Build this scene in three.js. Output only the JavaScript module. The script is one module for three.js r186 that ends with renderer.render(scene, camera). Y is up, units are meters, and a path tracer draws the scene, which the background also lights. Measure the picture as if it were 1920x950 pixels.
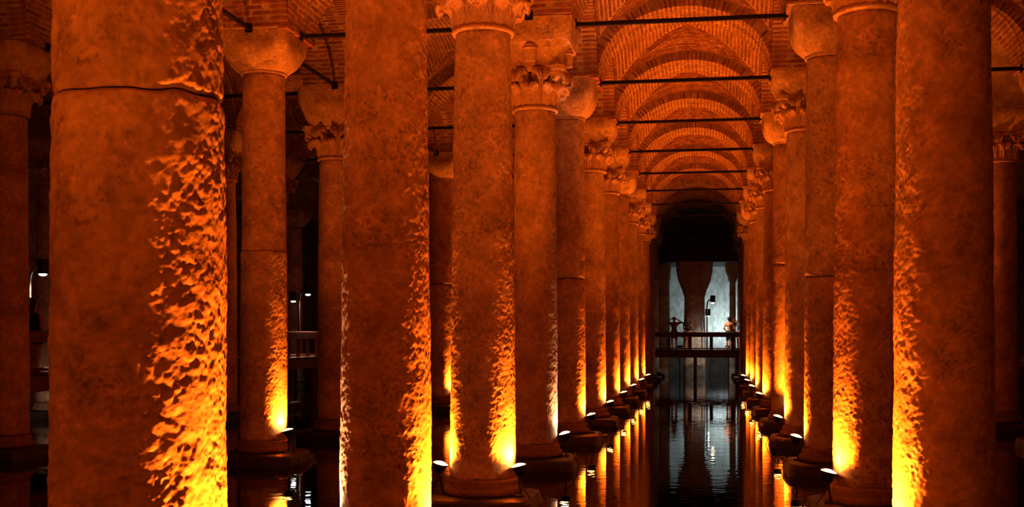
import * as THREE from 'three';
import { mergeGeometries, mergeVertices, toCreasedNormals } from 'three/addons/utils/BufferGeometryUtils.js';
import { MarchingCubes } from 'three/addons/objects/MarchingCubes.js';
import { createNoise3D } from 'simplex-noise';

// ---------- camera, exposure ----------
const scene = new THREE.Scene();
scene.background = new THREE.Color(0x000000);
const EYE = 2.38;                                             // metres above the water
const camera = new THREE.PerspectiveCamera(2 * Math.atan(624 / 2200) * 180 / Math.PI, 1920 / 950, 0.05, 300);
camera.position.set(0, EYE, 0);
camera.rotation.y = Math.atan(365 / 2200);
camera.setViewOffset(1920, 1248, 0, 0, 1920, 950);            // lens shifted up, verticals stay upright
const renderer = new THREE.WebGLRenderer({ antialias: true });
renderer.toneMapping = THREE.LinearToneMapping;
renderer.toneMappingExposure = 2.35;
renderer.shadowMap.enabled = true;
const AMBER = [1, 0.162, 0.007], PALE = [1, 0.42, 0.17], COOL = [0.76, 0.97, 1.0], WARMWHITE = [1, 0.66, 0.46];
const FLOOD = 46, PATHLAMP = 30, WASH = 34;                     // candela

// ---------- helpers ----------
let seed = 7;
const rnd = () => { seed = (seed * 1664525 + 1013904223) >>> 0; return seed / 4294967296; };
const rr = (a, b) => a + (b - a) * rnd();
const noise3 = createNoise3D((() => { let s = 12345; return () => { s = (s * 1103515245 + 12345) & 0x7fffffff; return s / 0x7fffffff; }; })());
const clamp = (x, a, b) => Math.max(a, Math.min(b, x));
const smooth = (a, b, x) => { const t = clamp((x - a) / (b - a), 0, 1); return t * t * (3 - 2 * t); };
const used = new Map();
function numbered(n) { const k = used.get(n) || 0; used.set(n, k + 1); return k ? n + '_' + String(k).padStart(3, '0') : n; }
function mesh(name, geo, mat, parent, label) {
  const m = new THREE.Mesh(geo, mat); m.name = name; m.castShadow = m.receiveShadow = true;
  if (label) m.userData.label = label;
  if (parent) parent.add(m);
  return m;
}
function tag(o, label, category, group) { o.userData.label = label; o.userData.category = category; o.userData.kind = 'thing'; if (group) o.userData.group = group; return o; }
function thing(name, label, category, pos, group) {
  const g = new THREE.Group(); g.name = numbered(name); g.position.set(...pos); scene.add(g);
  return tag(g, label, category, group);
}
function struct(o) { o.userData.kind = 'structure'; scene.add(o); return o; }
// uv in metres on the plane each face looks along
function boxUV(geo, s = 1) {
  const g = geo.index ? geo.toNonIndexed() : geo, p = g.attributes.position, uv = new Float32Array(p.count * 2);
  const A = new THREE.Vector3(), B = new THREE.Vector3(), C = new THREE.Vector3();
  for (let t = 0; t < p.count; t += 3) {
    A.fromBufferAttribute(p, t); B.fromBufferAttribute(p, t + 1).sub(A); C.fromBufferAttribute(p, t + 2).sub(A); B.cross(C);
    const a = Math.abs(B.x), b = Math.abs(B.y), c = Math.abs(B.z);
    for (let i = t; i < t + 3; i++) {
      const x = p.getX(i), y = p.getY(i), z = p.getZ(i), q = b > a && b > c ? [x, z] : a > c ? [z, y] : [x, y];
      uv[2 * i] = q[0] * s; uv[2 * i + 1] = q[1] * s;
    }
  }
  g.setAttribute('uv', new THREE.BufferAttribute(uv, 2));
  return g;
}
const at = (g, x, y, z) => g.translate(x, y, z);
function bar(a, b, ra, rb = ra, n = 10) {
  const A = new THREE.Vector3(...a), B = new THREE.Vector3(...b), d = B.clone().sub(A);
  const g = new THREE.CylinderGeometry(rb, ra, d.length(), n, 1);
  g.applyQuaternion(new THREE.Quaternion().setFromUnitVectors(new THREE.Vector3(0, 1, 0), d.clone().normalize()));
  return g.translate((A.x + B.x) / 2, (A.y + B.y) / 2, (A.z + B.z) / 2);
}
function chamferBox(w, h, d, c = 0.008) {
  const s = new THREE.Shape(), x = w / 2 - c, y = h / 2 - c;
  s.moveTo(-x, -y); s.lineTo(x, -y); s.lineTo(x, y); s.lineTo(-x, y); s.closePath();
  const g = new THREE.ExtrudeGeometry(s, { depth: d - 2 * c, bevelEnabled: true, bevelThickness: c, bevelSize: c, bevelSegments: 1 });
  return boxUV(g.translate(0, 0, -(d - 2 * c) / 2));
}
const join = (list) => mergeGeometries(list.map((g) => { const q = g.index ? g.toNonIndexed() : g; for (const k of Object.keys(q.attributes)) if (!['position', 'normal', 'uv'].includes(k)) q.deleteAttribute(k); return q; }));

// ---------- periodic noise and textures ----------
function lattice(n, s) { const a = new Float32Array(n * n); let q = s * 7919 + 1; for (let i = 0; i < a.length; i++) { q = (Math.imul(q, 1664525) + 1013904223) >>> 0; a[i] = q / 4294967296; } return a; }
function pnoise(size, nx, ny, s) {                             // value noise that repeats, nx by ny cells
  const L = new Float32Array(nx * ny); let q = (s * 7919 + 17) >>> 0;
  for (let i = 0; i < L.length; i++) { q = (Math.imul(q, 1664525) + 1013904223) >>> 0; L[i] = q / 4294967296; }
  const out = new Float32Array(size * size);
  for (let j = 0; j < size; j++) {
    const y = j / size * ny, y0 = Math.floor(y) % ny, y1 = (y0 + 1) % ny, fy = y - Math.floor(y), ty = fy * fy * (3 - 2 * fy);
    for (let i = 0; i < size; i++) {
      const x = i / size * nx, x0 = Math.floor(x) % nx, x1 = (x0 + 1) % nx, fx = x - Math.floor(x), tx = fx * fx * (3 - 2 * fx);
      const a = L[y0 * nx + x0] + (L[y0 * nx + x1] - L[y0 * nx + x0]) * tx, b = L[y1 * nx + x0] + (L[y1 * nx + x1] - L[y1 * nx + x0]) * tx;
      out[j * size + i] = a + (b - a) * ty;
    }
  }
  return out;
}
function fbm(size, n0, oct, gain, s, ratio = 1) {
  const out = new Float32Array(size * size); let amp = 1, sum = 0;
  for (let o = 0; o < oct; o++) {
    const n = n0 * 2 ** o, m = Math.max(1, Math.round(n * ratio)); if (Math.max(n, m) > size / 2) break;
    const a = pnoise(size, n, m, s + o * 13); for (let i = 0; i < out.length; i++) out[i] += amp * a[i];
    sum += amp; amp *= gain;
  }
  for (let i = 0; i < out.length; i++) out[i] /= sum;
  return out;
}
function tex(size, f, srgb = true) {
  const d = new Uint8Array(size * size * 4);
  for (let i = 0; i < size * size; i++) { const c = f(i); d[4 * i] = clamp(c[0], 0, 1) * 255; d[4 * i + 1] = clamp(c[1], 0, 1) * 255; d[4 * i + 2] = clamp(c[2], 0, 1) * 255; d[4 * i + 3] = 255; }
  const t = new THREE.DataTexture(d, size, size); t.wrapS = t.wrapT = THREE.RepeatWrapping; t.magFilter = THREE.LinearFilter; t.minFilter = THREE.LinearMipmapLinearFilter; t.generateMipmaps = true;
  if (srgb) t.colorSpace = THREE.SRGBColorSpace; t.needsUpdate = true; return t;
}
const mix3 = (a, b, t) => [a[0] + (b[0] - a[0]) * t, a[1] + (b[1] - a[1]) * t, a[2] + (b[2] - a[2]) * t];
// weathered marble: mottled, with dark pits and stains
const nA = fbm(1024, 3, 7, 0.6, 1), nB = fbm(1024, 16, 5, 0.6, 40), nC = fbm(1024, 48, 4, 0.7, 80), nD = fbm(1024, 2, 4, 0.5, 120, 0.35);
const nE = fbm(1024, 96, 3, 0.7, 160), nF = fbm(1024, 7, 4, 0.6, 190);
const speck = (i) => smooth(0.48, 0.74, nE[i]) * smooth(0.38, 0.66, nF[i]);
const pit = (i) => smooth(0.56, 0.70, nB[i]) * smooth(0.44, 0.60, nA[i]);
const stoneMap = tex(1024, (i) => {
  let c = mix3([0.80, 0.68, 0.58], [0.62, 0.50, 0.41], smooth(0.3, 0.7, nA[i]));
  c = mix3(c, [0.86, 0.76, 0.66], 0.5 * smooth(0.52, 0.72, nD[i]));
  c = mix3(c, [0.36, 0.29, 0.23], 0.3 * pit(i));
  c = mix3(c, [0.30, 0.23, 0.18], 0.48 * speck(i));
  const k = (0.80 + 0.4 * nC[i]) * (0.82 + 0.36 * nB[i]); return [c[0] * k, c[1] * k, c[2] * k];
});
const stoneBump = tex(1024, (i) => { const h = 0.45 * nC[i] + 0.35 * nB[i] + 0.2 * nA[i] - 0.35 * pit(i) - 0.2 * speck(i) + 0.2; return [h, h, h]; }, false);
const mA = fbm(512, 6, 6, 0.62, 300), mB = fbm(512, 40, 3, 0.7, 340);
const mortarMap = tex(512, (i) => { const c = mix3([0.74, 0.64, 0.53], [0.58, 0.48, 0.38], smooth(0.3, 0.7, mA[i])); const k = 0.88 + 0.24 * mB[i]; return [c[0] * k, c[1] * k, c[2] * k]; });
const mortarBump = tex(512, (i) => { const h = 0.6 * mB[i] + 0.4 * mA[i]; return [h, h, h]; }, false);
const brickMap = tex(256, (() => { const a = fbm(256, 8, 5, 0.65, 500); return (i) => { const c = mix3([0.68, 0.48, 0.37], [0.54, 0.35, 0.27], smooth(0.3, 0.7, a[i])); return c; }; })());
const woodMap = tex(512, (() => { const a = fbm(512, 4, 6, 0.6, 600, 14), b = fbm(512, 3, 4, 0.5, 640); return (i) => mix3([0.52, 0.30, 0.20], [0.30, 0.15, 0.09], clamp(0.7 * smooth(0.3, 0.7, a[i]) + 0.4 * (b[i] - 0.3), 0, 1)); })());
const plasterMap = tex(512, (() => { const a = fbm(512, 24, 4, 0.62, 700, 0.5), b = fbm(512, 40, 3, 0.6, 740, 0.12); return (i) => { const c = mix3([0.70, 0.70, 0.68], [0.58, 0.58, 0.56], smooth(0.3, 0.7, a[i])); return mix3(c, [0.46, 0.45, 0.42], 0.25 * smooth(0.58, 0.75, b[i])); }; })());
// small ripples: crossing wavelets that repeat on the tile
const waterBump = tex(1024, (() => {
  const w = []; let q = 99; const R = () => { q = (Math.imul(q, 1664525) + 1013904223) >>> 0; return q / 4294967296; };
  for (let k = 0; k < 26; k++) { const n = 3 + R() * 19, t = (R() - 0.5) * 1.9; w.push([Math.round(n * Math.sin(t)), Math.round(n * Math.cos(t)), R() * 6.283, 1 / (2 + n)]); }
  const f = fbm(1024, 6, 4, 0.5, 900);
  return (i) => { const x = (i % 1024) / 1024, y = Math.floor(i / 1024) / 1024; let h = 0; for (const [a, b, p, m] of w) h += m * Math.sin(6.28318 * (a * x + b * y) + p); h = 0.5 + 0.34 * h * (0.4 + 1.1 * f[i]); return [h, h, h]; };
})(), false);
function std(o, rep, maps) {
  const m = new THREE.MeshStandardMaterial(o);
  for (const [k, t] of Object.entries(maps || {})) { const c = t.clone(); c.repeat.set(rep, rep); c.needsUpdate = true; m[k] = c; }
  return m;
}
const M = {
  shaft: [0, 1, 2].map((k) => std({ color: [0xffffff, 0xf4ebe2, 0xece2d8][k], roughness: 0.88, bumpScale: 0.005 }, 1, { map: stoneMap, bumpMap: stoneBump })),
  stone: std({ roughness: 0.9, bumpScale: 0.008 }, 0.5, { map: stoneMap, bumpMap: stoneBump }),
  wet: std({ color: 0x352b23, roughness: 0.55, bumpScale: 0.01 }, 0.6, { map: stoneMap, bumpMap: stoneBump }),
  foot: std({ color: 0xa08f80, roughness: 0.8, bumpScale: 0.008 }, 0.5, { map: stoneMap, bumpMap: stoneBump }),
  mortar: std({ roughness: 0.95, bumpScale: 0.01 }, 0.9, { map: mortarMap, bumpMap: mortarBump }),
  brick: [0, 1, 2, 3].map((k) => std({ color: [0xffffff, 0xe8d8d0, 0xccb8b0, 0xf4e0d0][k], roughness: 0.92 }, 2, { map: brickMap })),
  iron: new THREE.MeshStandardMaterial({ color: 0x0d0b0a, roughness: 0.75, metalness: 0.2 }),
  black: new THREE.MeshStandardMaterial({ color: 0x0a0a0a, roughness: 0.5, metalness: 0.1 }),
  steel: new THREE.MeshStandardMaterial({ color: 0x9a9a9c, roughness: 0.35, metalness: 0.8 }),
  wood: std({ roughness: 0.7 }, 1, { map: woodMap }),
  plaster: std({ roughness: 0.95, bumpScale: 0.006 }, 0.3, { map: plasterMap, bumpMap: mortarBump }),
  cable: new THREE.MeshStandardMaterial({ color: 0x15100d, roughness: 0.7 }),
};
M.water = std({ color: 0x040302, roughness: 0.015, bumpScale: 0.0019 }, 1, { bumpMap: waterBump });
const glowMat = (c, k) => new THREE.MeshStandardMaterial({ color: 0x111111, emissive: new THREE.Color().setRGB(...c), emissiveIntensity: k, roughness: 0.4 });
M.glowAmber = glowMat([1, 0.42, 0.10], 14); M.glowPale = glowMat([1, 0.70, 0.42], 14); M.glowCool = glowMat([0.85, 0.92, 1], 10); M.glowWarm = glowMat([1, 0.80, 0.55], 10);

// ---------- the grid of the cistern ----------
const SX = 5.05, SZ = 4.9, PIER = 0.72, YS = EYE + 5.43;       // bay sizes, half pier, springing (and tie rod) height
const colX = (c) => -3 + SX * c, rowZ = (r) => -(r + 0.2) * SZ;
const AX = SX / 2 - PIER, AZ = SZ / 2 - PIER, RISE = 1.40, RING = 0.22;
const C0 = -4, C1 = 4, R0 = -1, R1 = 14;                       // walls stand on these lines

// ---------- setting: floor, water, walls ----------
{
  const x0 = colX(C0), x1 = colX(C1), z0 = rowZ(R0), z1 = rowZ(R1), w = x1 - x0, d = z0 - z1, cx = (x0 + x1) / 2, cz = (z0 + z1) / 2;
  const slab = (name, sx, sy, sz, x, y, z, mat) => { const m = mesh(name, boxUV(new THREE.BoxGeometry(sx, sy, sz)), mat); m.position.set(x, y, z); return struct(m); };
  slab('floor', w + 1, 0.4, d + 1, cx, -0.9, cz, M.wet);
  slab('wall_left', 0.6, 11.4, d + 1.2, x0 - 0.3, 4.6, cz, M.mortar);
  slab('wall_right', 0.6, 11.4, d + 1.2, x1 + 0.3, 4.6, cz, M.mortar);
  slab('wall_back', w + 1.2, 11.4, 0.6, cx, 4.6, z0 + 0.3, M.mortar);
  slab('wall_far', w + 1.2, 11.4, 0.6, cx, 4.6, z1 - 0.3, M.plaster);
  const wg = new THREE.PlaneGeometry(w, d, 1, 1).rotateX(-Math.PI / 2), uv = wg.attributes.uv;
  for (let i = 0; i < uv.count; i++) uv.setXY(i, uv.getX(i) * w / 3.1, uv.getY(i) * d / 3.1);
  const water = mesh('water', wg, M.water); water.position.set(cx, 0, cz); struct(water);
}

// ---------- setting: brick ceiling of groin vaults on arches ----------
const ceiling = new THREE.Group(); ceiling.name = 'ceiling'; struct(ceiling);
{
  const x0 = colX(C0), x1 = colX(C1), z0 = rowZ(R0), z1 = rowZ(R1);
  const s = mesh('roof_slab', boxUV(new THREE.BoxGeometry(x1 - x0 + 1.2, 0.3, z0 - z1 + 1.2)), M.mortar, ceiling); s.position.set((x0 + x1) / 2, YS + 2.35, (z0 + z1) / 2);
}
function brickGeo(w, h, d, k) {                                // slightly uneven box: w along the course, h deep, d thick
  const g = new THREE.BoxGeometry(w, h, d), p = g.attributes.position; let q = 31 + k * 977; const R = () => { q = (Math.imul(q, 1664525) + 1013904223) >>> 0; return q / 4294967296 - 0.5; };
  const J = {}; for (let i = 0; i < p.count; i++) { const key = [p.getX(i) > 0, p.getY(i) > 0, p.getZ(i) > 0].join(); J[key] ||= [R() * 0.03, R() * 0.006, R() * 0.012]; p.setXYZ(i, p.getX(i) + J[key][0], p.getY(i) + J[key][1], p.getZ(i) + J[key][2]); }
  g.computeVertexNormals(); return boxUV(g);
}
const vaultBrick = [0, 1, 2, 3].map((k) => brickGeo(0.34, 0.06, [0.052, 0.056, 0.048, 0.054][k], k));
const archBrick = [0, 1, 2, 3].map((k) => brickGeo([0.30, 0.32, 0.27, 0.31][k], 0.19, 0.048, k + 9));
// spots: list of {m: Matrix4, k: shape, t: tone}; the first `single` become meshes, the rest one stuff part
function layBricks(spots, shapes, parent, single) {
  spots.slice(0, single).forEach((s) => { const b = mesh('brick', shapes[s.k], M.brick[s.t], parent); b.matrixAutoUpdate = false; b.matrix.copy(s.m); s.m.decompose(b.position, b.quaternion, b.scale); b.matrixAutoUpdate = true; });
  const rest = spots.slice(single);
  if (!rest.length) return;
  const im = new THREE.InstancedMesh(shapes[0], M.brick[0], rest.length); im.name = 'brickwork'; im.userData.kind = 'stuff'; im.castShadow = im.receiveShadow = true;
  const c = new THREE.Color();
  rest.forEach((s, i) => { im.setMatrixAt(i, s.m); im.setColorAt(i, c.set([0xffffff, 0xe8d8d0, 0xccb8b0, 0xf4e0d0][s.t])); });
  parent.add(im);
}
const basis = (x, y, z, p) => new THREE.Matrix4().makeBasis(x, y, z).setPosition(p);
const V = (x, y, z) => new THREE.Vector3(x, y, z);
const KA = 0.89;                                               // the vault springs a ring's thickness outside the arch
const prof = (t) => Math.sqrt(Math.max(0, 1 - (t * KA) ** 2));
const vaultH = (s, t) => (RISE + RING) * Math.max(prof(s), prof(t)) + 0.22 * (1 - s * s) * (1 - t * t);
function vaultGeo() {
  const N = 36, pos = [], idx = [];
  for (let j = 0; j <= N; j++) for (let i = 0; i <= N; i++) { const s = -1 + 2 * i / N, t = -1 + 2 * j / N; pos.push(s * AX, vaultH(s, t) + 0.006 * noise3(s * 9, t * 9, 3), t * AZ); }
  for (let j = 0; j < N; j++) for (let i = 0; i < N; i++) {
    const a = j * (N + 1) + i, b = a + 1, c = a + N + 1, d = c + 1, diag = (i < N / 2) === (j < N / 2);
    if (diag) idx.push(a, b, d, a, d, c); else idx.push(a, b, c, b, d, c);
  }
  const g = new THREE.BufferGeometry(); g.setAttribute('position', new THREE.Float32BufferAttribute(pos, 3)); g.setIndex(idx);
  const q = toCreasedNormals(g, 0.35); return boxUV(q);
}
const VAULT = vaultGeo();
function vaultSpots(camLocal) {
  const out = [];
  for (const dir of [0, 1]) {                                  // 0: courses parallel to the arches across the aisle, 1: to the others
    const A = dir ? AX : AZ, B = dir ? AZ : AX;                // A: across courses, B: along a course
    const PITCH = 0.088, n = Math.floor((A - 0.04) / PITCH);
    for (const sg of [-1, 1]) for (let k = 0; k < n; k++) {
      const q = sg * (A - 0.045 - k * PITCH), tq = q / A, lim = Math.abs(tq) * B;    // stay on this side of the groins
      let b = -lim + 0.015, L = rr(0.12, 0.34);
      while (lim - b > 0.05) {
        L = Math.min(L, (lim - b - 0.015));
        const f = (x, y) => dir ? vaultH(x, y) : vaultH(y, x), e = 0.01; let tb = b / B;
        const slope = Math.hypot(1, (f(tq, tb + e) - f(tq, tb - e)) / (2 * e * B)), run = Math.min(L / slope, lim - b); tb = (b + run / 2) / B;
        const y = f(tq, tb), dA = (f(tq + e, tb) - f(tq - e, tb)) / (2 * e * A), dB = (f(tq, tb + e) - f(tq, tb - e)) / (2 * e * B);
        const tx = dir ? V(0, dB, 1) : V(1, dB, 0), tz = dir ? V(1, dA, 0) : V(0, dA, 1);
        tx.normalize(); const nn = V().crossVectors(tz, tx).normalize(); if (nn.y < 0) nn.negate(); const zz = V().crossVectors(tx, nn);
        const p = dir ? V(q, y, b + run / 2) : V(b + run / 2, y, q), ls = Math.max(0.2, (run * Math.hypot(1, dB) - 0.012) / 0.34);
        p.addScaledVector(nn, 0.03 - 0.008 - rnd() * 0.008);
        out.push({ m: basis(tx.multiplyScalar(ls), nn, zz, p), k: Math.floor(rnd() * 4), t: Math.floor(rnd() * 4), p });
        b += run; L = rr(0.28, 0.36);
      }
    }
  }
  return out;
}
// arch: span along local x, soffit width along local z
function archGeo(a, w) {
  const N = 44, pos = [], idx = [], H = 2.1;
  const P = []; for (let i = 0; i <= N; i++) { const f = Math.PI * i / N; P.push([a * Math.cos(f), RISE * Math.sin(f)]); }
  const quad = (A, B, C, D) => { const n = pos.length / 3; pos.push(...A, ...B, ...C, ...D); idx.push(n, n + 1, n + 2, n, n + 2, n + 3); };
  for (let i = 0; i < N; i++) {
    const [x0, y0] = P[i], [x1, y1] = P[i + 1];
    quad([x0, y0, w], [x0, y0, -w], [x1, y1, -w], [x1, y1, w]);
    quad([x0, y0, w], [x1, y1, w], [x1, H, w], [x0, H, w]);
    quad([x1, y1, -w], [x0, y0, -w], [x0, H, -w], [x1, H, -w]);
  }
  quad([a, 0, -w], [a, 0, w], [a, H, w], [a, H, -w]); quad([-a, 0, w], [-a, 0, -w], [-a, H, -w], [-a, H, w]); quad([-a, H, w], [a, H, w], [a, H, -w], [-a, H, -w]);
  const g = new THREE.BufferGeometry(); g.setAttribute('position', new THREE.Float32BufferAttribute(pos, 3)); g.setIndex(idx);
  return boxUV(toCreasedNormals(g, 0.5));
}
function archSpots(a, w) {
  const out = [], n = 400; let acc = 0, next = 0.05, px = a, py = 0, row = 0;
  for (let i = 1; i <= n; i++) {
    const f = Math.PI * i / n, x = a * Math.cos(f), y = RISE * Math.sin(f); acc += Math.hypot(x - px, y - py); px = x; py = y;
    if (acc < next) continue;
    next += 0.098; row++;
    const nn = V(Math.cos(f) / a, Math.sin(f) / RISE, 0).normalize(), tz = V(-nn.y, nn.x, 0), tx = V(0, 0, 1);
    const zz = V().crossVectors(tx, nn);
    for (let k = 0; k < 4; k++) {
      let z = -w + 0.155 + k * (2 * w - 0.31) / 3 + (k === 1 || k === 2 ? (row % 2 ? 0.06 : -0.06) : (k ? 0.006 : -0.006) + (rnd() - 0.5) * 0.008);
      const p = V(x, y, z).addScaledVector(nn, 0.095 - 0.008 - rnd() * 0.006);
      out.push({ m: basis(tx, nn, zz, p), k: Math.floor(rnd() * 4), t: Math.floor(rnd() * 4), p });
    }
  }
  return out;
}
const ARCHX = archGeo(AX, PIER), ARCHZ = archGeo(AZ, PIER);
const SPRING = boxUV(new THREE.BoxGeometry(2 * PIER, 0.1, 2 * PIER));
const nearest = (spots, o) => { const v = V(); return spots.map((s) => [s, v.copy(s.p).applyMatrix4(o.matrixWorld).distanceTo(camera.position)]).sort((a, b) => a[1] - b[1]).map((x) => x[0]); };
for (let r = R0; r < R1; r++) for (let c = C0; c < C1; c++) {
  const seen = r >= 2 && c >= -4 && c <= 2 && !(c >= 1 && r < 3) && !(c >= 2 && r < 6) && !(c <= -2 && r < 3) && r < 13;
  const v = mesh('vault', VAULT, M.mortar, ceiling); v.position.set(colX(c) + SX / 2, YS, rowZ(r) - SZ / 2); v.updateMatrixWorld();
  if (seen) layBricks(nearest(vaultSpots(), v), vaultBrick, v, (c === 0 && r >= 4 && r <= 6) || (c === -1 && r === 4) ? 300 : 0);
  if (r > R0) {
    const ax = mesh('brick_arch', ARCHX, M.mortar, ceiling); ax.position.set(colX(c) + SX / 2, YS, rowZ(r)); ax.updateMatrixWorld();
    if (seen) layBricks(nearest(archSpots(AX, PIER), ax), archBrick, ax, (c === 0 && r >= 4 && r <= 7) || (c === -1 && r === 4) ? 300 : 0);
  }
  if (c > C0) {
    const az = mesh('brick_arch', ARCHZ, M.mortar, ceiling); az.position.set(colX(c), YS, rowZ(r) - SZ / 2); az.rotation.y = Math.PI / 2; az.updateMatrixWorld();
    if (seen || (c === -1 && r === 3)) layBricks(nearest(archSpots(AZ, PIER), az), archBrick, az, (c === 0 && r >= 4 && r <= 5) || (c === -1 && r === 3) ? 300 : 0);
    if (r > R0) { const s = mesh('springer', SPRING, M.mortar, ceiling); s.position.set(colX(c), YS + 0.05, rowZ(r)); }
  }
}

// ---------- columns ----------
// relief of an old shaft, metres outwards: chipped stone, domes of uneven height and size
const hash = (x, y, z) => { let h = Math.imul(x, 374761393) + Math.imul(y, 668265263) + Math.imul(z, 2147483647 ^ 1274126177) | 0; h = Math.imul(h ^ (h >>> 13), 1274126177); h ^= h >>> 16; return (h >>> 0) / 4294967296; };
function domes(x, y, z) {
  const X = Math.floor(x), Y = Math.floor(y), Z = Math.floor(z); let best = 0;
  for (let k = -1; k <= 1; k++) for (let j = -1; j <= 1; j++) for (let i = -1; i <= 1; i++) {
    const a = X + i, b = Y + j, c = Z + k, u = hash(a, b, c), dx = a + u - x, dy = b + hash(b, c, a + 57) - y, dz = c + hash(c, a + 91, b) - z;
    const r = 0.45 + 0.55 * hash(a + 7, c, b), d = (dx * dx + dy * dy + dz * dz) / (r * r);
    if (d < 1) best = Math.max(best, (1 - d) * r * (0.5 + 0.5 * u));
  }
  return best;
}
function relief(x, y, z, amp) {
  const big = noise3(x * 1.7, y * 1.1, z * 1.7) * 0.006;
  const wave = noise3(x * 5, y * 4.2, z * 5 + 40) + 0.5 * noise3(x * 13, y * 12, z * 13);
  const patch = 0.5 + 0.6 * smooth(-0.4, 0.5, noise3(x * 3 + 20, y * 2.2, z * 3));
  const pitn = smooth(0.35, 0.75, noise3(x * 5, y * 5 + 30, z * 5)) * smooth(0.0, 0.5, noise3(x * 17, y * 15, z * 17 + 11));
  return big + amp * (0.0035 * wave + patch * (0.0072 * domes(x * 21, y * 21, z * 21) + 0.0042 * domes(x * 40 + 9, y * 40, z * 40) - 0.006 - 0.005 * pitn));
}
// fine: [azimuth from, to, cell] of the side the lamp grazes
function shaftGeo(y0, y1, rad, off, amp, fines, cell, o_step = 0.11) {
  const th = []; let a = -Math.PI; const R = rad((y0 + y1) / 2);
  while (a < Math.PI - 1e-4) { th.push(a); let step = o_step; for (const [f, t, cs] of fines) if (a > f && a < t) step = Math.min(step, cs / R); a += step; }
  th.push(Math.PI);
  const ny = Math.max(6, Math.round((y1 - y0) / cell)), nt = th.length, pos = [], uv = [], idx = [];
  for (let j = 0; j <= ny; j++) {
    const y = y0 + (y1 - y0) * j / ny;
    for (let i = 0; i < nt; i++) {
      const ang = i === nt - 1 ? -Math.PI : th[i], c = Math.cos(ang), s = Math.sin(ang), r0 = rad(y);
      let r = r0 + relief(c * r0 + off, y, s * r0 - off * 2, amp);
      const e = Math.min(j, ny - j) * (y1 - y0) / ny, end = Math.round((j < ny / 2 ? y0 : y1) * 20), worn = 0.028 + 0.03 * smooth(-0.2, 0.8, noise3(c * 2.2, s * 2.2, end + 0.5));
      if (e < worn) r -= 0.026 * (1 - e / worn) ** 2;
      pos.push(c * r, y + 0.014 * noise3(c * 1.3, s * 1.3, end) * Math.max(0, 1 - e / 0.15), -s * r); uv.push(th[i] / (2 * Math.PI) + off, y / 2.7 + off * 1.7);
    }
  }
  for (let j = 0; j < ny; j++) for (let i = 0; i < nt - 1; i++) { const p = j * nt + i, q = p + 1, u = p + nt, v = u + 1; idx.push(p, q, v, p, v, u); }
  const capAt = (j) => { const n = pos.length / 3, y = pos[j * nt * 3 + 1]; pos.push(0, y, 0); uv.push(0.5, 0.5); for (let i = 0; i < nt - 1; i++) j ? idx.push(j * nt + i, j * nt + i + 1, n) : idx.push(i + 1, i, n); };
  capAt(0); capAt(ny);
  const g = new THREE.BufferGeometry(); g.setAttribute('position', new THREE.Float32BufferAttribute(pos, 3)); g.setAttribute('uv', new THREE.Float32BufferAttribute(uv, 2)); g.setIndex(idx); g.computeVertexNormals();
  const nn = g.attributes.normal; for (let j = 0; j <= ny; j++) { const A = j * nt, B = A + nt - 1, x = nn.getX(A) + nn.getX(B), y = nn.getY(A) + nn.getY(B), z = nn.getZ(A) + nn.getZ(B), l = Math.hypot(x, y, z) || 1; nn.setXYZ(A, x / l, y / l, z / l); nn.setXYZ(B, x / l, y / l, z / l); }
  return g;
}
// rings of superellipses, each [height, half size, exponent]
function loft(rings, n = 64, bump = 0.004, off = 0) {
  const pos = [], idx = [];
  for (const [y, s, p] of rings) for (let i = 0; i < n; i++) { const a = 2 * Math.PI * (i + 0.5) / n, c = Math.cos(a), q = Math.sin(a), r = s / (Math.abs(c) ** p + Math.abs(q) ** p) ** (1 / p); const k = 1 + bump / s * (noise3(c * r * 5 + off, y * 5, q * r * 5) + 0.6 * noise3(c * r * 13 + off, y * 13, q * r * 13)); pos.push(c * r * k, y, -q * r * k); }
  for (let j = 0; j < rings.length - 1; j++) for (let i = 0; i < n; i++) { const a = j * n + i, b = j * n + (i + 1) % n; idx.push(a, b, b + n, a, b + n, a + n); }
  const m = pos.length / 3; pos.push(0, rings[0][0], 0, 0, rings.at(-1)[0], 0); const t = (rings.length - 1) * n;
  for (let i = 0; i < n; i++) { idx.push((i + 1) % n, i, m); idx.push(t + i, t + (i + 1) % n, m + 1); }
  const g = new THREE.BufferGeometry(); g.setAttribute('position', new THREE.Float32BufferAttribute(pos, 3)); g.setIndex(idx);
  return boxUV(toCreasedNormals(g, 0.6));
}
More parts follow.
